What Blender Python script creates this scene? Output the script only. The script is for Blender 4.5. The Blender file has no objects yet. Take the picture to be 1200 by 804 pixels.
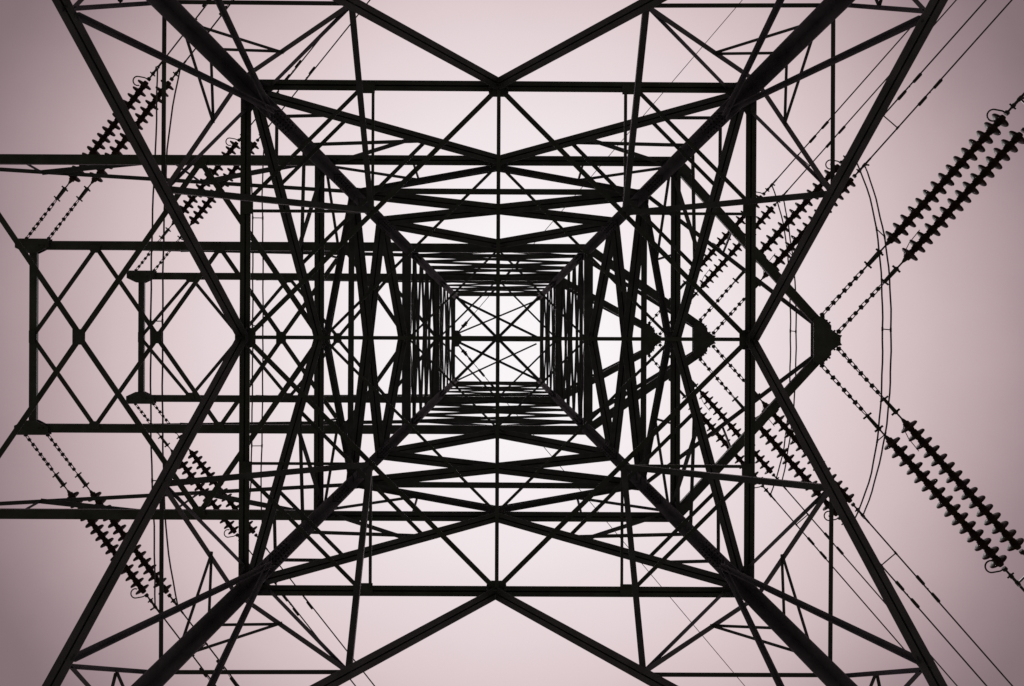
import bpy, bmesh, math, random
from mathutils import Vector, Matrix
random.seed(7)
sc = bpy.context.scene
C = sc.collection

# ------------------------------------------------------------------ camera
CAMZ = 1.5                      # eye height above the grass, on the tower's axis
FPX = 1167.0                    # focal length in photo pixels (35 mm lens on a 36 mm frame, 1200 px wide)
CX, CY = 583.0, 397.0           # where the zenith falls in the photo
cam = bpy.data.cameras.new('camera')
cam.lens = 36.0 * FPX / 1200.0; cam.sensor_width = 36.0
cam.shift_x = (600.0 - CX) / 1200.0
cam.shift_y = -(402.0 - CY) / 1200.0
cam.clip_start = 0.05; cam.clip_end = 5000
co = bpy.data.objects.new('camera', cam); C.objects.link(co)
co.location = (0, 0, CAMZ)
co.rotation_euler = (math.pi, 0, math.radians(-0.25))   # straight up; image right = +X, image down = +Y
sc.camera = co

# ------------------------------------------------------------------ sky, sun, exposure
w = bpy.data.worlds.new('World'); sc.world = w; w.use_nodes = True
nt = w.node_tree; nt.nodes.clear()
SUN_EL = math.radians(89.2)
sky = nt.nodes.new('ShaderNodeTexSky'); sky.sky_type = 'NISHITA'; sky.sun_disc = False
sky.sun_elevation = SUN_EL; sky.sun_rotation = math.radians(90)
sky.altitude = 0; sky.air_density = 1.0; sky.dust_density = 4.0; sky.ozone_density = 1.0
bw = nt.nodes.new('ShaderNodeRGBToBW')                    # overcast sky's glow as grey; the ramp paints lens vignetting into its colour
sca = nt.nodes.new('ShaderNodeMath'); sca.operation = 'MULTIPLY'; sca.inputs[1].default_value = 0.025
vignette_ramp = nt.nodes.new('ShaderNodeValToRGB'); cr = vignette_ramp.color_ramp
stops = [(0.05, (0.136, 0.099, 0.109)), (0.1241, (0.232, 0.167, 0.183)), (0.1327, (0.278, 0.202, 0.22)), (0.1434, (0.341, 0.249, 0.269)), (0.1568, (0.417, 0.31, 0.33)), (0.1665, (0.468, 0.352, 0.371)), (0.1822, (0.533, 0.409, 0.427)), (0.213, (0.631, 0.497, 0.517)), (0.2588, (0.72, 0.586, 0.606)), (0.3105, (0.777, 0.655, 0.677)), (0.4346, (0.849, 0.754, 0.775)), (0.5902, (0.903, 0.832, 0.853)), (0.7915, (0.943, 0.9, 0.917)), (0.9183, (0.95, 0.915, 0.933))]
while len(cr.elements) < len(stops): cr.elements.new(0.5)
for e_, (p_, c_) in zip(cr.elements, stops): e_.position = p_; e_.color = (*c_, 1)
tcw = nt.nodes.new('ShaderNodeTexCoord')
cl = nt.nodes.new('ShaderNodeTexNoise'); cl.inputs['Scale'].default_value = 3.2; cl.inputs['Detail'].default_value = 5; cl.inputs['Roughness'].default_value = .55
clm = nt.nodes.new('ShaderNodeMapRange'); clm.inputs['From Min'].default_value = .3; clm.inputs['From Max'].default_value = .7
clm.inputs['To Min'].default_value = .955; clm.inputs['To Max'].default_value = 1.045
cmul = nt.nodes.new('ShaderNodeMath'); cmul.operation = 'MULTIPLY'; cmul.inputs[1].default_value = 1.0
nt.links.new(tcw.outputs['Generated'], cl.inputs['Vector']); nt.links.new(cl.outputs['Fac'], clm.inputs['Value'])
nt.links.new(clm.outputs[0], cmul.inputs[1])
gain = nt.nodes.new('ShaderNodeVectorMath'); gain.operation = 'SCALE'; gain.inputs['Scale'].default_value = 10.0
bg = nt.nodes.new('ShaderNodeBackground'); bg.inputs['Strength'].default_value = 0.1
out = nt.nodes.new('ShaderNodeOutputWorld')
nt.links.new(sky.outputs[0], bw.inputs[0]); nt.links.new(bw.outputs[0], sca.inputs[0]); nt.links.new(sca.outputs[0], cmul.inputs[0]); nt.links.new(cmul.outputs[0], vignette_ramp.inputs[0])
nt.links.new(vignette_ramp.outputs[0], gain.inputs[0]); nt.links.new(gain.outputs[0], bg.inputs[0]); nt.links.new(bg.outputs[0], out.inputs[0])

sl = bpy.data.lights.new('sun', 'SUN'); sl.energy = 0.8; sl.angle = math.radians(12); sl.color = (1, 0.95, 0.93)
so = bpy.data.objects.new('sun', sl); C.objects.link(so)
so.rotation_euler = (0, math.pi / 2 - SUN_EL, 0); so.location = (0, 0, 80)

sc.view_settings.view_transform = 'Standard'; sc.view_settings.look = 'None'
sc.view_settings.gamma = 1.0; sc.view_settings.use_curve_mapping = False
sc.view_settings.exposure = 0.0

# ------------------------------------------------------------------ materials
def material(name, col, rough=0.6, metal=0.0, var=0.35, scale=6.0, col2=None, bump=0.0, spec=0.5):
    m = bpy.data.materials.new(name); m.use_nodes = True
    n = m.node_tree; b = n.nodes['Principled BSDF']
    tc = n.nodes.new('ShaderNodeTexCoord')
    nz = n.nodes.new('ShaderNodeTexNoise'); nz.inputs['Scale'].default_value = scale; nz.inputs['Detail'].default_value = 6
    n.links.new(tc.outputs['Object'], nz.inputs['Vector'])
    rp = n.nodes.new('ShaderNodeValToRGB')
    c2 = col2 or tuple(c * (1 - var) for c in col)
    rp.color_ramp.elements[0].position = 0.35; rp.color_ramp.elements[0].color = (*c2, 1)
    rp.color_ramp.elements[1].position = 0.65; rp.color_ramp.elements[1].color = (*col, 1)
    n.links.new(nz.outputs['Fac'], rp.inputs['Fac']); n.links.new(rp.outputs['Color'], b.inputs['Base Color'])
    b.inputs['Roughness'].default_value = rough; b.inputs['Metallic'].default_value = metal
    b.inputs['Specular IOR Level'].default_value = spec
    if bump:
        bp = n.nodes.new('ShaderNodeBump'); bp.inputs['Strength'].default_value = bump
        n.links.new(nz.outputs['Fac'], bp.inputs['Height']); n.links.new(bp.outputs['Normal'], b.inputs['Normal'])
    return m
STEEL = material('painted_steel', (0.135, 0.136, 0.156), 0.5, 0.0, 0.4, 3.0)
DARKSTEEL = material('fitting_steel', (0.07, 0.07, 0.07), 0.5, 0.0, 0.4, 20.0)
GLAZE = material('brown_glaze', (0.085, 0.050, 0.046), 0.6, 0.0, 0.3, 9.0, None, 0.0, 0.2)
ALU = material('weathered_aluminium', (0.10, 0.10, 0.10), 0.5, 0.0, 0.3, 30.0)
GRASS = material('grass', (0.105, 0.115, 0.072), 0.95, 0.0, 0.4, 0.6, (0.066, 0.078, 0.050), 0.6, 0.1)
CONC = material('concrete', (0.32, 0.31, 0.29), 0.9, 0.0, 0.3, 7.0, None, 0.3, 0.2)

# ------------------------------------------------------------------ helpers
def mesh_obj(name, verts, faces, mat, parent=None, smooth=False):
    me = bpy.data.meshes.new(name); me.from_pydata([tuple(v) for v in verts], [], faces); me.update()
    me.materials.append(mat)
    if smooth:
        for p in me.polygons: p.use_smooth = True
    o = bpy.data.objects.new(name, me); C.objects.link(o)
    if parent: o.parent = parent
    return o
def tag(o, label=None, cat=None, group=None, kind=None):
    if label: o['label'] = label
    if cat: o['category'] = cat
    if group: o['group'] = group
    if kind: o['kind'] = kind
    return o
def empty(name, loc=(0, 0, 0)):
    o = bpy.data.objects.new(name, None); o.location = loc; o.empty_display_size = 0.3; C.objects.link(o); return o

def prism(p1, p2, a, c, prof):
    """sweep the closed profile [(along a, along c)...] from p1 to p2"""
    n = len(prof); V = []
    for p in (p1, p2):
        for x, y in prof: V.append(p + a * x + c * y)
    F = [tuple(range(n - 1, -1, -1)), tuple(range(n, 2 * n))]
    for i in range(n):
        j = (i + 1) % n; F.append((i, j, n + j, n + i))
    return V, F
def join(parts):
    V, F = [], []
    for v, f in parts:
        k = len(V); V += list(v); F += [tuple(i + k for i in q) for q in f]
    return V, F
def prof_L(b, t): return [(0, 0), (b, 0), (b, t), (t, t), (t, b), (0, b)]
def prof_R(x0, x1, y0, y1): return [(x0, y0), (x1, y0), (x1, y1), (x0, y1)]
jit = [0]
def bar(p1, p2, inward, b, kind='L', t=None, trim=0.0):
    """an angle-steel member; 'inward' points off the face it lies in"""
    jit[0] = (jit[0] + 1) % 7
    d = (p2 - p1); L = d.length; d.normalize()
    a = (inward - d * inward.dot(d)).normalized(); c = d.cross(a).normalized()
    if c.z < 0: c = -c
    off = a * (0.002 + 0.0023 * jit[0])
    q1 = p1 + d * trim + off; q2 = p2 - d * trim + off
    t = t or max(0.008, b * 0.085)
    if kind == 'L':
        return prism(q1 - a * b * .5, q2 - a * b * .5, a, c, prof_L(b, t))
    if kind == 'T':      # two angles back to back: flanges below, a packed groove between them
        h = b * .65; g = .013; d_ = b * .5
        return prism(q1, q2, a, c, [(-h, 0), (-g, 0), (-g, d_), (g, d_), (g, 0), (h, 0), (h, t), (g + t, t), (g + t, b * .7), (-g - t, b * .7), (-g - t, t), (-h, t)])
    if kind == 'D':      # two parallel angles with daylight between
        g = b * 0.62
        s1 = prism(q1 + c * g, q2 + c * g, a, c, prof_L(b, t))
        s2 = prism(q1 - c * g, q2 - c * g, a, -c, prof_L(b, t))
        return join([s1, s2])
    if kind == 'U':      # channel
        return prism(q1 - a * b * .5, q2 - a * b * .5, a, c,
                     [(0, 0), (b, 0), (b, b * .55), (b - t, b * .55), (b - t, t), (t, t), (t, b * .55), (0, b * .55)])
def plate(poly, n, th):
    """flat plate: poly = list of points, n = unit normal"""
    k = len(poly)
    V = [p - n * th * .5 for p in poly] + [p + n * th * .5 for p in poly]
    F = [tuple(range(k - 1, -1, -1)), tuple(range(k, 2 * k))] + [(i, (i + 1) % k, k + (i + 1) % k, k + i) for i in range(k)]
    return V, F
def tube(path, r, n=6):
    V, F = [], []; m = len(path)
    for i, p in enumerate(path):
        d = (path[min(i + 1, m - 1)] - path[max(i - 1, 0)]).normalized()
        up = Vector((0, 0, 1)) if abs(d.z) < 0.9 else Vector((1, 0, 0))
        a = d.cross(up).normalized(); c = d.cross(a)
        rr = r[i] if isinstance(r, (list, tuple)) else r
        for k in range(n):
            an = 2 * math.pi * k / n; V.append(p + a * (rr * math.cos(an)) + c * (rr * math.sin(an)))
    for i in range(m - 1):
        for k in range(n):
            k2 = (k + 1) % n; F.append((i * n + k, i * n + k2, (i + 1) * n + k2, (i + 1) * n + k))
    F.append(tuple(range(n - 1, -1, -1))); F.append(tuple((m - 1) * n + k for k in range(n)))
    return V, F
def lathe(prof, n=16):
    """spin [(x, r)] about the X axis"""
    V, F = [], []; m = len(prof)
    for x, r in prof:
        for k in range(n):
            an = 2 * math.pi * k / n; V.append(Vector((x, r * math.cos(an), r * math.sin(an))))
    for i in range(m - 1):
        for k in range(n):
            k2 = (k + 1) % n; F.append((i * n + k, (i + 1) * n + k, (i + 1) * n + k2, i * n + k2))
    F.append(tuple(range(n))); F.append(tuple((m - 1) * n + k for k in range(n - 1, -1, -1)))
    return V, F
def P(x, y, z):
    """photo pixel -> point at height z above the eye"""
    return Vector(((x - CX) / FPX * z, (y - CY) / FPX * z, z + CAMZ))

# ------------------------------------------------------------------ ground and footings
g = mesh_obj('ground', [(-2000, -2000, 0), (2000, -2000, 0), (2000, 2000, 0), (-2000, 2000, 0)], [(0, 1, 2, 3)], GRASS)
tag(g, kind='structure')

# ------------------------------------------------------------------ tower profile (half width of the body at height z above the eye)
ZB, ZM, ZU = 20.4, 26.0, 31.5                 # lower, middle, upper crossarm
PIECES = [(-1.5, ZB, 7.70, 0.200)]
def _seg(z0, z1, w0, w1): k = (w0 - w1) / (z1 - z0); return (z0, z1, w0 + k * z0, k)
WB = 7.70 - 0.2 * ZB; WM = 107.5 / FPX * ZM; WU = 72.0 / FPX * ZU; ZT = 36.65; WT = 52.0 / FPX * ZT
PIECES += [_seg(ZB, ZM, WB, WM), _seg(ZM, ZU, WM, WU), _seg(ZU, ZT, WU, WT)]
def width(z):
    for z0, z1, a, k in PIECES:
        if z <= z1 + 1e-6: return a - k * z
    return a - k * z
def z_of_v(v):
    r = v / FPX
    for z0, z1, a, k in PIECES:
        z = a / (r + k)
        if z0 - 1e-6 <= z <= z1 + 1e-6: return z
    return z
ZA = z_of_v(297)
def face_pt(u, v):
    """point of the image-top face (the one at -Y) seen u px sideways and v px out from the zenith"""
    z = z_of_v(v); return Vector((u / FPX * z, -width(z), z + CAMZ))
def leg_pt(v, s=-1):
    return face_pt(s * v, v)
def rot(p, i):
    x, y = p.x, p.y
    for _ in range(i): x, y = -y, x
    return Vector((x, y, p.z))
INW = Vector((0, 1, 0))

tower = empty('transmission_tower', (0, 0, 0))
tag(tower, 'dark steel lattice transmission tower on four legs with six crossarms', 'tower')
def child(name, vf, parent=None, mat=STEEL): return mesh_obj(name, vf[0], vf[1], mat, parent or tower)

# ---- four legs, each one bent angle section with splices
LEGB = [(-1.5, 0.222), (ZA, 0.205), (ZB, 0.195), (ZM, 0.165), (ZU, 0.135), (ZT, 0.105)]
legs = []
for sx in (-1, 1):
    for sy in (-1, 1):
        segs = []
        for (z0, b0), (z1, b1) in zip(LEGB[:-1], LEGB[1:]):
            V = []
            for z in (z0, z1 + 0.0):
                ww = width(z) - (0.10 if z <= ZB else 0.085)   # legs stand just inside the bars of the faces
                b = b0; t = b * 0.11
                for x, y in prof_L(b, t):
                    V.append(Vector((sx * (ww - x), sy * (ww - y), z + CAMZ)))
            n = 6; F = [tuple(range(n - 1, -1, -1)), tuple(range(n, 2 * n))] + [(i, (i + 1) % n, n + (i + 1) % n, n + i) for i in range(n)]
            segs.append((V, F))
        lg = child('leg', join(segs)); legs.append(lg)
        # splice covers, slightly proud, with bolt heads
        for z in (ZA + 1.15, ZB + 0.75, 23.9, ZM + .8, ZU + .6):
            ww = width(z); b = 0.17 if z < 25 else 0.12
            ps = []
            for q in (0, 1):
                V = []
                for zz in (z - .38, z + .38):
                    wz = width(zz) - 0.125
                    for x, y in prof_L(b, 0.014): V.append(Vector((sx * (wz - x), sy * (wz - y), zz + CAMZ)))
                n = 6; F = [tuple(range(n - 1, -1, -1)), tuple(range(n, 2 * n))] + [(i, (i + 1) % n, n + (i + 1) % n, n + i) for i in range(n)]
                if q == 0: ps.append((V, F))
            child('splice_cover', join(ps), lg)
            bl = []
            for zz in (-.3, -.18, -.06, .06, .18, .3):
                wz = width(z + zz) - 0.139
                for off in (.06, b * .82):
                    for ax in (0, 1):
                        p = Vector((sx * (wz - off), sy * wz, z + zz + CAMZ)) if ax == 0 else Vector((sx * wz, sy * (wz - off), z + zz + CAMZ))
                        nn = Vector((0, -sy, 0)) if ax == 0 else Vector((-sx, 0, 0))
                        bl.append(tube([p, p + nn * 0.022], 0.019, 6))
            tag(child('bolt_row', join(bl), lg, DARKSTEEL), kind='stuff')
        # footing
        wz = width(-1.5)
        ft = lathe([(0.0, 0.75), (0.25, 0.75), (0.27, 0.55), (0.62, 0.48), (0.64, 0.0)], 12)
        fo = mesh_obj('footing', [Vector((sx * wz + v.y * .9, sy * wz + v.z * .9, v.x - 0.02)) for v in ft[0]], ft[1], CONC, lg)

# ---- the four faces
def K(u): return face_pt(-u, 297 + 0.5493 * u)          # main K brace under ring A, in pixels from its apex
def Vb(u): return face_pt(-u, 209 + (78 / 287.0) * u)   # main V brace between ring A and ring B
def lerp(p, q, t): return p + (q - p) * t
face_members = []   # (name, p1, p2, size, kind)
def fm(name, p, q, b, kind='L', both=True): face_members.append((name, p, q, b, kind, both))
N1, N2 = K(173), K(380)
fm('main_brace', face_pt(0, 299), K(659), .165, 'T')
fm('secondary_brace', N2 + Vector((0, .1, 0)), leg_pt(280) + Vector((.19, .27, 0)), .078)   # runs across the inside of the leg
fm('secondary_brace', K(388), leg_pt(396), .062)
fm('secondary_brace', leg_pt(393), N1, .062)
J = lerp(leg_pt(300), N1, .42)
fm('secondary_brace', leg_pt(303), N1, .085)
fm('secondary_brace', leg_pt(282), N1, .07)
fm('redundant_brace', leg_pt(374), J, .045)
fm('redundant_brace', leg_pt(338), J, .045)
fm('secondary_brace', N2, leg_pt(445), .062)
J2 = lerp(K(388), leg_pt(396), .52)
fm('redundant_brace', J2, leg_pt(430), .045)
fm('redundant_brace', J2, lerp(N2, leg_pt(445), .8), .045)
fm('secondary_brace', K(520), leg_pt(460), .08)
fm('secondary_brace', K(520), leg_pt(585), .062)
# ring A, the V brace above it and its redundants
fm('horizontal_beam', leg_pt(297), leg_pt(297, 1), .138, 'T', False)
fm('main_brace', leg_pt(288), face_pt(0, 210), .155, 'T')
fm('redundant_brace', leg_pt(260), Vb(192), .062)
fm('redundant_brace', leg_pt(228), Vb(84), .07)
fm('secondary_brace', leg_pt(203), Vb(100), .085)
# ring B, double diagonals to ring C
fm('horizontal_beam', leg_pt(209), leg_pt(209, 1), .155, 'T', False)
fm('diagonal_brace', face_pt(0, 203), leg_pt(172), .105, 'D')
D1 = lerp(face_pt(0, 203), leg_pt(172), .52)
fm('redundant_brace', leg_pt(203), D1, .06)
fm('redundant_brace', Vb(97) * 0 + face_pt(-98, 206), D1, .05)
fm('horizontal_beam', leg_pt(172), leg_pt(172, 1), .13, 'L', False)
fm('diagonal_brace', leg_pt(171), leg_pt(137, 1), .19, 'T')
fm('diagonal_brace', leg_pt(136), face_pt(0, 112), .19, 'T')
# ring M upward
def zz(z): return width(z) / z * FPX
vF, vG = zz(27.3), zz(32.6)
fm('horizontal_beam', leg_pt(107.5), leg_pt(107.5, 1), .23, 'U', False)
fm('diagonal_brace', face_pt(0, 105), leg_pt(vF), .065, 'D')
fm('horizontal_beam', leg_pt(vF), leg_pt(vF, 1), .1, 'L', False)
lv = [zz(z) for z in (27.3, 28.4, 29.45, 30.5)]
for k in range(3):
    fm('diagonal_brace', leg_pt(lv[k] - .4), leg_pt(lv[k + 1], 1), .072, 'L')
    if k == 1: fm('horizontal_beam', leg_pt(lv[k + 1]), leg_pt(lv[k + 1], 1), .075, 'L', False)
fm('diagonal_brace', leg_pt(lv[3] - .4), face_pt(0, 73.5), .09, 'T')
fm('horizontal_beam', leg_pt(72), leg_pt(72, 1), .2, 'U', False)
fm('diagonal_brace', face_pt(0, 71), leg_pt(vG), .05, 'D')
fm('horizontal_beam', leg_pt(vG), leg_pt(vG, 1), .085, 'L', False)
lv = [zz(z) for z in (32.6, 33.65, 34.65, 35.65)]
for k in range(3):
    fm('diagonal_brace', leg_pt(lv[k] - .3), leg_pt(lv[k + 1], 1), .052, 'L')
    if k == 1: fm('horizontal_beam', leg_pt(lv[k + 1]), leg_pt(lv[k + 1], 1), .055, 'L', False)
fm('diagonal_brace', leg_pt(lv[3] - .3), face_pt(0, 53), .07, 'L')
fm('horizontal_beam', leg_pt(52), leg_pt(52, 1), .12, 'L', False)
# the wide bottom panel, under the frame of the photo
zfoot = -1.45
F0 = Vector((-width(zfoot), -width(zfoot), zfoot + CAMZ + .6)); KF = K(659)
MID = Vector((0, -width(KF.z - CAMZ), KF.z))
fm('horizontal_beam', KF, Vector((-KF.x, KF.y, KF.z)), .17, 'L', False)
fm('main_brace', MID, F0, .16, 'T')
for i in range(4):
    for name, p, q, b, kind, both in face_members:
        for s in ((1, -1) if both else (1,)):
            m = lambda v: rot(Vector((v.x * s, v.y, v.z)), i)
            tol = lambda: Vector((random.uniform(-.012, .012), random.uniform(-.012, .012), random.uniform(-.02, .02)))
            child(name, bar(m(p) + tol(), m(q) + tol(), rot(INW, i), b, kind))
    # gussets at the middle of the rings: one plate in the face, one flat under the ring
    for v, hw, hd in ((297, .17, .17), (209, .2, .14), (112, .17, .2), (72, .13, .15)):
        z = z_of_v(v); ww = width(z) - .05
        pts = [(-hw, -hd * .7), (hw, -hd * .7), (hw, hd * .5), (hw * .55, hd), (-hw * .55, hd), (-hw, hd * .5)]
        kk = .2 if z <= ZB + .01 else .15
        gp = child('gusset_plate', plate([rot(Vector((x, -ww + kk * y + .03, z + CAMZ + y)), i) for x, y in pts], rot(Vector((0, .98, .2)), i).normalized(), .014))
        bl = []
        for x, y in [(sx * hw * .72, sy * hd * .45) for sx in (-1, 1) for sy in (-1, 1)] + [(0, hd * .7)]:
            p = rot(Vector((x, -ww + kk * y + .04, z + CAMZ + y)), i)
            bl.append(tube([p, p + rot(Vector((0, .03, 0)), i)], .02, 6))
        tag(child('bolt_row', join(bl), gp, DARKSTEEL), kind='stuff')
    z = ZA; ww = width(z)
    child('plan_gusset', plate([rot(Vector((x, -ww + y, z + CAMZ - .012)), i) for x, y in
          ((-.165, -.02), (.165, -.02), (.165, .17), (.12, .2), (-.12, .2), (-.165, .17))], Vector((0, 0, 1)), .014))
    # leg gussets at A and B (in the face)
    for v, h in ((297, .34), (209, .26), (172, .17), (137, .15), (107.5, .15), (72, .11)):
        z = z_of_v(v)
        for s in (-1, 1):
            wl = lambda q: width(z + q) - .028
            pts = [(0.02, -h), (.16, -h), (h * 1.25, -h * .35), (h * 1.25, h * .35), (.16, h), (.02, h)]
            child('leg_gusset', plate([rot(Vector((s * (wl(y) - x), -wl(y), z + y + CAMZ)), i) for x, y in pts], rot(Vector((0, 1, 0)), i), .012))

# ---- plan bracing: level A (cross, diamond, knee braces), hips, then B, M, U, T
DN = Vector((0, 0, -1))
def plan(name, x1, y1, x2, y2, z, b, kind='L'):
    p = Vector((x1 / FPX * z, y1 / FPX * z, z + CAMZ)); q = Vector((x2 / FPX * z, y2 / FPX * z, z + CAMZ))
    child(name, bar(p, q, Vector((0, 0, 1)), b, kind))
def hbar(name, p, q, b):        # plan member whose broad flange lies flat
    d = (q - p).normalized(); side = d.cross(Vector((0, 0, 1))).normalized()
    child(name, bar(p, q, side, b))
def PA(x, y, z): return Vector((x / FPX * z, y / FPX * z, z + CAMZ))
za = ZA - .06
hbar('plan_brace', PA(0, -292, za), PA(0, 292, za), .065)
hbar('plan_brace', PA(-292, 0, za + .07), PA(292, 0, za + .07), .065)
for i in range(4):
    r = lambda p: rot(p, i)
    hbar('plan_brace', r(PA(-8, -287, za + .03)), r(PA(-287, -8, za + .03)), .085)
    hbar('plan_brace', r(PA(-163, -292, za + .1)), r(PA(-292, -163, za + .1)), .07)
    hbar('plan_brace', r(PA(-148, -292, za)), r(PA(-148, -150, za)), .05)
    hbar('plan_brace', r(PA(148, -292, za)), r(PA(148, -150, za)), .05)
    for sgn in (-1, 1):
        q = r(Vector((N1.x * -sgn, N1.y, N1.z))); dm = r(PA(sgn * 149, -150, za - .05))
        child('hip_brace', bar(q, dm, r(Vector((1, 0, 0))), .095))
    for uu, b in ((85, .075), (178, .07)):
        p = Vb(uu); q = Vector((p.y, p.x, p.z))
        hbar('hip_brace', r(p), r(q), b)
    child('corner_plate', plate([r(PA(x, y, za + .02)) for x, y in ((-163, -300), (-145, -300), (-145, -287), (-163, -287))], Vector((0, 0, 1)), .01))
    child('corner_plate', plate([r(PA(x, y, za + .02)) for x, y in ((163, -300), (145, -300), (145, -287), (163, -287))], Vector((0, 0, 1)), .01))
    for z, v, b in ((ZB, 205, .06), (ZM, 105, .055), (ZU, 70, .055)):
        hbar('plan_brace', r(PA(0, -v, z)), r(PA(-v, 0, z)), b)
# top frame
zt = ZT
for a in (1, -1):
    hbar('plan_brace', PA(-52, -52 * a, zt + .02), PA(52, 52 * a, zt + .02 + .09 * a), .11)
hbar('plan_brace', PA(-50, 0, zt - .1), PA(50, 0, zt - .1), .2)
hbar('plan_brace', PA(0, -51, zt - .2), PA(0, 51, zt - .2), .12)
for a in (1, -1):
    hbar('plan_brace', PA(-51, -49 if a > 0 else 2, zt + .25), PA(46 if a > 0 else 51, -2 if a > 0 else 50, zt + .25), .09)
    hbar('plan_brace', PA(-46, -6 if a > 0 else 49, zt + .34), PA(51 if a > 0 else 46, -47 if a > 0 else 6, zt + .34), .06)

# ------------------------------------------------------------------ crossarms
VC = {'B': (ZB, 209.0, 172.0, .20, .085, .115), 'M': (ZM, 107.5, vF, .23, .10, .115), 'U': (ZU, 72.0, vG, .22, .10, .105)}
TIP = {'B': 985, 'M': 838, 'U': 775}
LEND = {'B': -188, 'M': 38, 'U': 165}
CYC = {'B': 2, 'M': 3, 'U': 3}
WORD = {'B': 'lower', 'M': 'middle', 'U': 'upper'}
attach = {}
for key in 'BMU':
    z, v, vup, bch, bup, bx = VC[key]
    m_ = z / FPX
    zc = z_of_v(vup)
    H = z + CAMZ
    # -- short pointed arm towards +X
    tx = (TIP[key] - CX) * m_
    wz = v * m_; wc = width(zc)
    pl_in = tx - .58
    parts = []
    for s in (-1, 1):
        parts.append(bar(Vector((wz - .05, s * wz, H)), Vector((pl_in + .12, s * .40, H)), Vector((0, -s, 0)), bch * .92, 'U'))
    arm = child('crossarm', join(parts)); tag(arm, 'short pointed %s crossarm' % WORD[key])
    for s in (-1, 1):
        child('upper_chord', bar(Vector((wc - .03, s * wc, zc + CAMZ)), Vector((pl_in + .04, s * .36, H + .1)), Vector((0, -s, 0)), bup), arm)
        p = lerp(Vector((wc, s * wc, zc + CAMZ)), Vector((pl_in + .04, s * .36, H + .1)), .48)
        q = lerp(Vector((wz, s * wz, H)), Vector((pl_in + .12, s * .40, H)), .40)
        child('arm_brace', bar(q, p, Vector((0, -s, 0)), .05), arm)
        child('root_plate', plate([Vector((wz + x, s * (wz + y), H - .02)) for x, y in ((-.2, .05), (.05, .08), (.34, -.22), (.22, -.34), (-.12, -.12))], Vector((0, 0, 1)), .014), arm)
    # tip box: two polygon plates and a spine between them
    poly = [(0, -.44), (.17, -.50), (.36, -.30), (.36, -.22), (.50, -.12), (.58, -.10), (.55, -.05), (.55, .05), (.58, .10), (.50, .12), (.36, .22), (.36, .30), (.17, .50), (0, .44)]
    for dz in (-.09, .10):
        child('tip_plate', plate([Vector((pl_in + x, y, H + dz)) for x, y in poly], Vector((0, 0, 1)), .016), arm)
    child('tip_web', plate([Vector((pl_in + .03, y, H + dz)) for y, dz in ((-.42, -.08), (.42, -.08), (.42, .09), (-.42, .09))], Vector((1, 0, 0)), .016), arm)
    bl = []
    for s in (-1, 1):
        for x, y in ((.26, -.40), (.32, -.36), (.42, -.19), (.2, -.47)):
            p = Vector((pl_in + x, s * -y, H - .098)); bl.append(tube([p, p - Vector((0, 0, .02))], .022, 6))
    tag(child('bolt_row', join(bl), arm, DARKSTEEL), kind='stuff')
    attach[key, 'R'] = [(pl_in + .16, .47), (pl_in + .50, .13)]
    # -- long square-ended arm towards -X
    ex = (LEND[key] - CX) * m_
    parts = []
    for s in (-1, 1):
        parts.append(bar(Vector((-wz + .05, s * wz, H)), Vector((ex + .1, s * wz, H)), Vector((0, -s, 0)), bch, 'U'))
    parts.append(bar(Vector((ex, -wz + .1, H)), Vector((ex, wz - .1, H)), Vector((1, 0, 0)), bch * .85, 'U'))
    arm = child('crossarm', join(parts)); tag(arm, 'long square-ended %s crossarm' % WORD[key])
    n = CYC[key]; face_x = -wz
    step = (ex - face_x) / n
    for k in range(n):
        c0 = face_x + step * k; c1 = face_x + step * (k + 1); mid = .5 * (c0 + c1)
        for s in (-1, 1):
            e0 = 0.0
            child('arm_brace', bar(Vector((c0, s * .03, H)), Vector((mid, s * (wz - .05), H + .03)), Vector((1, 0, 0)), bx), arm)
            child('arm_brace', bar(Vector((c1, s * .03, H)), Vector((mid, s * (wz - .05), H + .03)), Vector((1, 0, 0)), bx), arm)
            child('arm_gusset', plate([Vector((mid + x, s * (wz - y), H - .03)) for x, y in ((-.17, 0), (.17, 0), (.1, .2), (-.1, .2))], Vector((0, 0, 1)), .012), arm)
        if k < n:
            pw = .13 if (k < n - 1) else .08
            child('arm_gusset', plate([Vector((c1 + x, y, H - .03)) for x, y in ((-pw, -.16), (pw, -.16), (pw, .16), (-pw, .16))], Vector((0, 0, 1)), .012), arm)
    ns = 3
    for s in (-1, 1):
        A0 = Vector((-wc + .03, s * wc, zc + CAMZ)); A1 = Vector((ex + .12, s * (wz - .02), H + .12))
        B0 = Vector((-wz, s * wz, H)); B1 = Vector((ex + .1, s * wz, H))
        child('upper_chord', bar(A0, A1, Vector((0, -s, 0)), bup), arm)
        for k in range(1, ns + 1):
            t = k / (ns + .15)
            child('arm_post', bar(lerp(B0, B1, t), lerp(A0, A1, t), Vector((0, -s, 0)), .05), arm)
            child('side_brace', bar(lerp(B0, B1, (k - 1) / (ns + .15)), lerp(A0, A1, t), Vector((0, -s, 0)), .11), arm)
        for dz in (-.10, .11):
            poly = [(-.42, .16), (.46, .16), (.46, -.05), (.12, -.22), (-.12, -.22), (-.42, -.08)]
            child('end_plate', plate([Vector((ex + x, s * (wz + y), H + dz)) for x, y in poly], Vector((0, 0, 1)), .016), arm)
        bl = []
        for x in (-.34, -.22, .22, .34):
            p = Vector((ex + x, s * (wz - .02), H - .108)); bl.append(tube([p, p - Vector((0, 0, .02))], .02, 6))
        tag(child('bolt_row', join(bl), arm, DARKSTEEL), kind='stuff')
    attach[key, 'L'] = [(ex + .38, wz + .12), (ex - .2, wz + .12)]   # inner, outer
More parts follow.
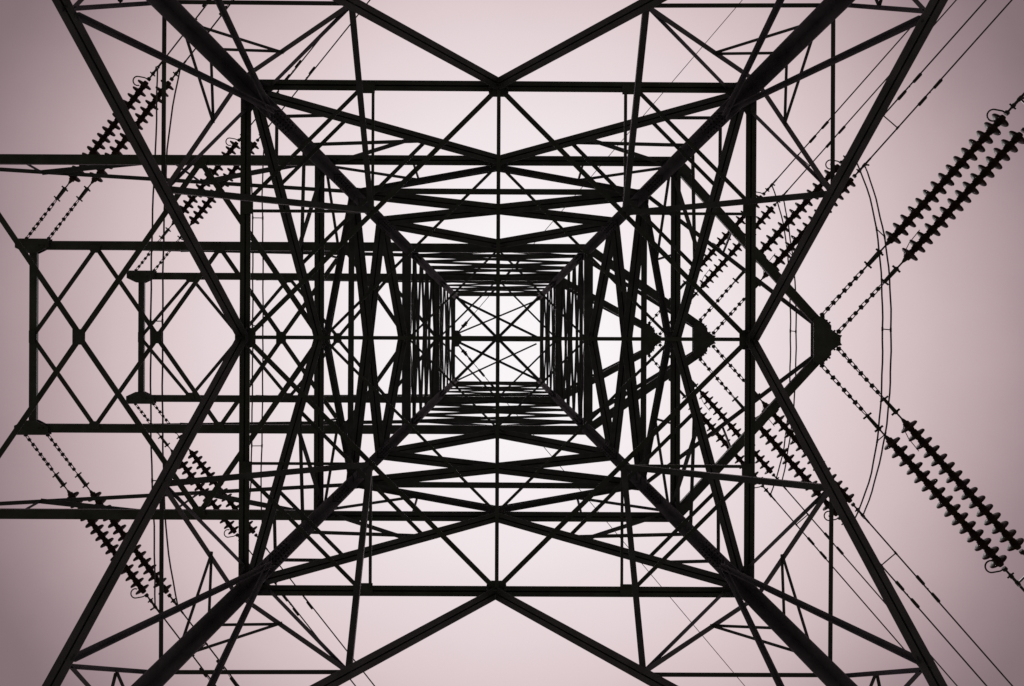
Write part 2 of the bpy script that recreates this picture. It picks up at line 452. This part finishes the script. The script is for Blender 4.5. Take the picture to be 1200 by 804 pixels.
# top: earthwire bracket on the -X side
EW = Vector((-50 / FPX * ZT, 0, ZT + CAMZ - .1))
child('earthwire_bracket', plate([EW + Vector((x, y, 0)) for x, y in ((-.1, -.3), (.12, -.3), (.25, -.12), (.25, .12), (.12, .3), (-.1, .3))], Vector((0, 0, 1)), .03))

# ------------------------------------------------------------------ insulator strings
AZ = math.radians(49.5); DROOP = 0.13
def shared(name, vf, mat, smooth=False):
    me = bpy.data.meshes.new(name); me.from_pydata([tuple(v) for v in vf[0]], [], vf[1]); me.update(); me.materials.append(mat)
    if smooth:
        for p in me.polygons: p.use_smooth = True
    return me
def inst(name, me, parent, x, rx=0.0):
    o = bpy.data.objects.new(name, me); C.objects.link(o); o.parent = parent; o.location = (x, 0, 0); o.rotation_euler = (rx, 0, 0); return o
# disc: cap, shed with drip rim, pin
M_DISC = shared('insulator_disc', lathe([(x_, r_ * 1.12) for x_, r_ in [(-.09, .045), (-.08, .062), (-.03, .066), (-.006, .08), (.000, .135), (.008, .163), (.026, .173), (.042, .170), (.046, .155), (.036, .135), (.056, .128), (.04, .10), (.055, .08), (.065, .062), (.11, .056), (.130, .045)]], 20), GLAZE, True)
def link_mesh(L, wd, r):
    pts = []
    n = 14
    for k in range(n + 1):
        an = 2 * math.pi * k / n
        x = math.copysign(abs(math.cos(an)) ** .6, math.cos(an)) * L * .5
        y = math.copysign(abs(math.sin(an)) ** .6, math.sin(an)) * wd
        pts.append(Vector((x + L * .5, y, 0)))
    return tube(pts, r, 5)
M_LINK = shared('chain_link', link_mesh(.20, .030, .0105), DARKSTEEL)
M_SHACKLE = shared('shackle', join([tube([Vector((-.015, -.052, 0)), Vector((-.015, .052, 0))], .022, 6), lathe([(-.05, .02), (-.03, .044), (.02, .044), (.04, .02)], 8)]), DARKSTEEL, False)
M_ADJ = shared('adjuster_plate', join([plate([Vector((x, y, .03)) for x, y in ((0, -.03), (.40, -.04), (.40, .04), (0, .03))], Vector((0, 0, 1)), .012),
                                      plate([Vector((x, y, -.03)) for x, y in ((0, -.03), (.40, -.04), (.40, .04), (0, .03))], Vector((0, 0, 1)), .012),
                                      tube([Vector((.03, -.10, 0)), Vector((.03, .10, 0))], .02, 6), tube([Vector((.37, -.10, 0)), Vector((.37, .10, 0))], .022, 6),
                                      tube([Vector((.2, 0, -.06)), Vector((.2, 0, .06))], .02, 6)]), DARKSTEEL)
M_ROD = shared('ball_rod', lathe([(0, .03), (.05, .038), (.08, .018), (.20, .018), (.24, .034), (.30, .05), (.34, .05)], 8), DARKSTEEL)
M_CLAMP = shared('dead_end_clamp', join([lathe([(0, .05), (.06, .055), (.09, .022), (.16, .022), (.18, .04), (.24, .045), (.27, .03), (.34, .03), (.36, .042), (.44, .042), (.46, .028), (.62, .026), (.64, .02)], 8),
                                        tube([Vector((.2, -.08, 0)), Vector((.2, .08, 0))], .018, 6), tube([Vector((.40, 0, 0)), Vector((.42, .03, -.12)), Vector((.42, .05, -.2))], .024, 6)]), DARKSTEEL)
def arc(cx, r, a0, a1, n, z=0.0, sy=1):
    return [Vector((cx + r * math.cos(a0 + (a1 - a0) * k / n), sy * (.18 + r * math.sin(a0 + (a1 - a0) * k / n)), z)) for k in range(n + 1)]
def horn(sy):
    pts = [Vector((.05, 0, 0)), Vector((.02, sy * .10, -.03))] + arc(-.16, .115, 0.5, 4.2, 12, -.05, sy)
    return tube(pts, .017, 5)
M_HORN = {1: shared('arcing_horn', horn(1), DARKSTEEL), -1: shared('arcing_horn', horn(-1), DARKSTEEL)}
M_TAIL = {s: shared('tail_horn', tube([Vector((0, 0, 0)), Vector((.08, s * .10, 0)), Vector((.30, s * .17, -.02)), Vector((.62, s * .19, -.02))], .009, 5), DARKSTEEL) for s in (1, -1)}

NCHAIN, NDISC, PITCH = 8, 15, .217
def insulator_string(p, d, label, hornside=None, tail=None):
    e = empty('insulator_string', p)
    X = d.normalized(); Z = Vector((0, 0, 1)); Y = Z.cross(X).normalized(); Zp = X.cross(Y)
    e.rotation_euler = Matrix((X, Y, Zp)).transposed().to_euler()
    tag(e, label, 'insulator', 'insulator strings holding the line wires')
    x = 0.02
    for k in range(NCHAIN):
        inst('shackle', M_SHACKLE, e, x + .05, random.uniform(-.6, .6) + (math.pi / 2 if k % 2 else 0))
        inst('chain_link', M_LINK, e, x, random.uniform(-.5, .5) + (math.pi / 2 if k % 2 else 0))
        x += .165
    x += .04
    inst('adjuster_plate', M_ADJ, e, x, random.uniform(-.3, .3)); x += .38
    inst('ball_rod', M_ROD, e, x - .04); x += .29
    if tail: inst('tail_horn', M_TAIL[tail], e, x - .05, 0)
    for k in range(NDISC):
        inst('insulator_disc', M_DISC, e, x + .06, random.uniform(0, 6)); x += PITCH
    x += .02
    if hornside: inst('arcing_horn', M_HORN[hornside], e, x - .02)
    inst('dead_end_clamp', M_CLAMP, e, x)
    return p + X * (x + .40), p + X * (x + .62)      # jumper lug, wire start

def wire_path(p, az_s, slope, length, n):
    d = Vector((math.cos(AZ), az_s * math.sin(AZ), 0)); pts = []
    for k in range(n + 1):
        s = length * (k / n) ** 1.6
        pts.append(p + d * s + Vector((0, 0, -slope * s + slope / length * s * s)))
    return pts
def on_path(p, az_s, slope, length, s):
    d = Vector((math.cos(AZ), az_s * math.sin(AZ), 0)); return p + d * s + Vector((0, 0, -slope * s + slope / length * s * s))
SPAN = 320.0; WSL = .115
def damper(p, d, parent):
    d = d.normalized(); dn = Vector((0, 0, -1))
    q = p + dn * .085
    parts = [tube([p + Vector((0, 0, .02)), q], .022, 6), tube([q - d * .3, q + d * .3], .008, 5)]
    for s in (-1, 1):
        parts.append(tube([q + d * s * .13, q + d * s * .15, q + d * s * .40, q + d * s * .42], [.026, .040, .044, .028], 8))
    vf = join(parts); return mesh_obj('vibration_damper', vf[0], vf[1], DARKSTEEL, parent)

POS = {'R': 'pointed', 'L': 'square-ended'}
for key in 'BMU':
    for side in 'RL':
        H = VC[key][0] + CAMZ
        ends = {}
        for s in (-1, 1):
            d = Vector((math.cos(AZ), s * math.sin(AZ), -DROOP))
            pairs = []
            for j, (ax, ay) in enumerate(attach[key, side]):
                p = Vector((ax, s * ay, H))
                if side == 'R': wh = ('innermost', 'outermost')[j]
                else: wh = ('innermost', 'outermost')[j]
                lab = 'brown disc insulator string, %s of its pair, on the %s %s crossarm' % (wh, WORD[key], POS[side])
                hs = None; tl = None
                if (side == 'R' and j == 0) or (side == 'L' and j == 1): hs = s
                if (side == 'R' and j == 1): tl = s
                lug, st = insulator_string(p, d, lab, hs, tl)
                pairs.append((lug, st))
                pts = [lug - d * .1] + wire_path(st, s, WSL, SPAN, 48)
                vf = tube(pts, .0195, 6)
                wo = mesh_obj('line_wire', vf[0], vf[1], ALU)
                tag(wo, 'thin line wire carried by the %s insulator string of the %s %s crossarm' % (wh, WORD[key], POS[side]), 'wire', 'line wires strung from the tower')
                sd = 1.85 + .25 * j
                a = on_path(st, s, WSL, SPAN, sd); b = on_path(st, s, WSL, SPAN, sd + .2)
                damper(a, b - a, wo)
                if j == 1:      # spacers between the twin wires
                    for q in (.95, 38.0, 80.0):
                        a0 = on_path(pairs[0][1], s, WSL, SPAN, q); dd = Vector((math.cos(AZ), s * math.sin(AZ), 0))
                        b0 = on_path(st, s, WSL, SPAN, q); b0 = b0 + dd * (a0 - b0).dot(dd)
                        vs = join([tube([a0, b0], .016, 5), tube([a0 - dd * .05, a0 + dd * .05], .027, 6), tube([b0 - dd * .05, b0 + dd * .05], .027, 6)])
                        mesh_obj('wire_spacer', vs[0], vs[1], DARKSTEEL, wo)
            ends[s] = pairs
        # jumpers from one span to the other, hanging under the arm end
        jp = []
        for j in (0, 1):
            p0, p1 = ends[-1][j][0], ends[1][j][0]
            hang = {'B': 2.3, 'M': 1.9, 'U': 1.7}[key] + random.uniform(-.08, .08)
            bulge = 0.0 if side == 'R' else {'B': .3, 'M': .35, 'U': .5}[key]
            N = 36; pts = []
            for k in range(N + 1):
                t = k / N; c = 1 - abs(2 * t - 1) ** 2.6
                mean = .5 * (ends[-1][0][0] + ends[-1][1][0]); pin = .5 * min(1, c * 1.6)
                pts.append(lerp(p0, p1, t) + Vector((bulge * c + (mean.x - p0.x) * pin + .006 * math.sin(k * 1.7 + j), 0, -hang * c)))
            pts = [p0 + Vector((0, 0, -.0))] + [p + Vector((0, 0, -.0)) for p in pts[1:-1]] + [p1]
            vf = tube(pts, .021, 6)
            jo = mesh_obj('jumper_wire', vf[0], vf[1], ALU)
            wh = ('innermost', 'outermost')[j]
            tag(jo, '%s jumper wire looping below the end of the %s %s crossarm' % (wh, WORD[key], POS[side]), 'wire', 'jumper wires under the crossarms')
            jp.append((jo, pts))
        for k in (8, 17, 27):
            a0, b0 = jp[0][1][k], jp[1][1][k]
            dd = (jp[0][1][k + 1] - a0).normalized()
            vs = join([tube([a0, b0], .014, 5), tube([a0 - dd * .05, a0 + dd * .05], .026, 6), tube([b0 - dd * .05, b0 + dd * .05], .026, 6)])
            mesh_obj('wire_spacer', vs[0], vs[1], DARKSTEEL, jp[1][0])

# ------------------------------------------------------------------ earthwire at the top
for s in (-1, 1):
    p = EW + Vector((.15, s * .26, -.02)); d = Vector((math.cos(AZ), s * math.sin(AZ), -.12)).normalized()
    e = p + d * .7
    path = wire_path(e, s, .11, SPAN, 44)
    vf = tube(path, .0115, 6)
    wo = mesh_obj('earth_wire', vf[0], vf[1], ALU)
    tag(wo, 'single thin earth wire tied to the bracket at the tower top', 'wire', 'earth wires at the tower top')
    vs = join([tube([p, p + d * .2, p + d * .22, p + d * .45, p + d * .47, p + d * .72], [.03, .03, .055, .055, .03, .02], 8), tube([p + d * .3 + Vector((-.1, 0, 0)), p + d * .3 + Vector((.1, 0, 0))], .025, 6)])
    mesh_obj('tension_fitting', vs[0], vs[1], DARKSTEEL, wo)
    for q in ((1.5, 2.4) if s < 0 else (.3, .9)):
        a = on_path(e, s, .11, SPAN, q); damper(a, d, wo)
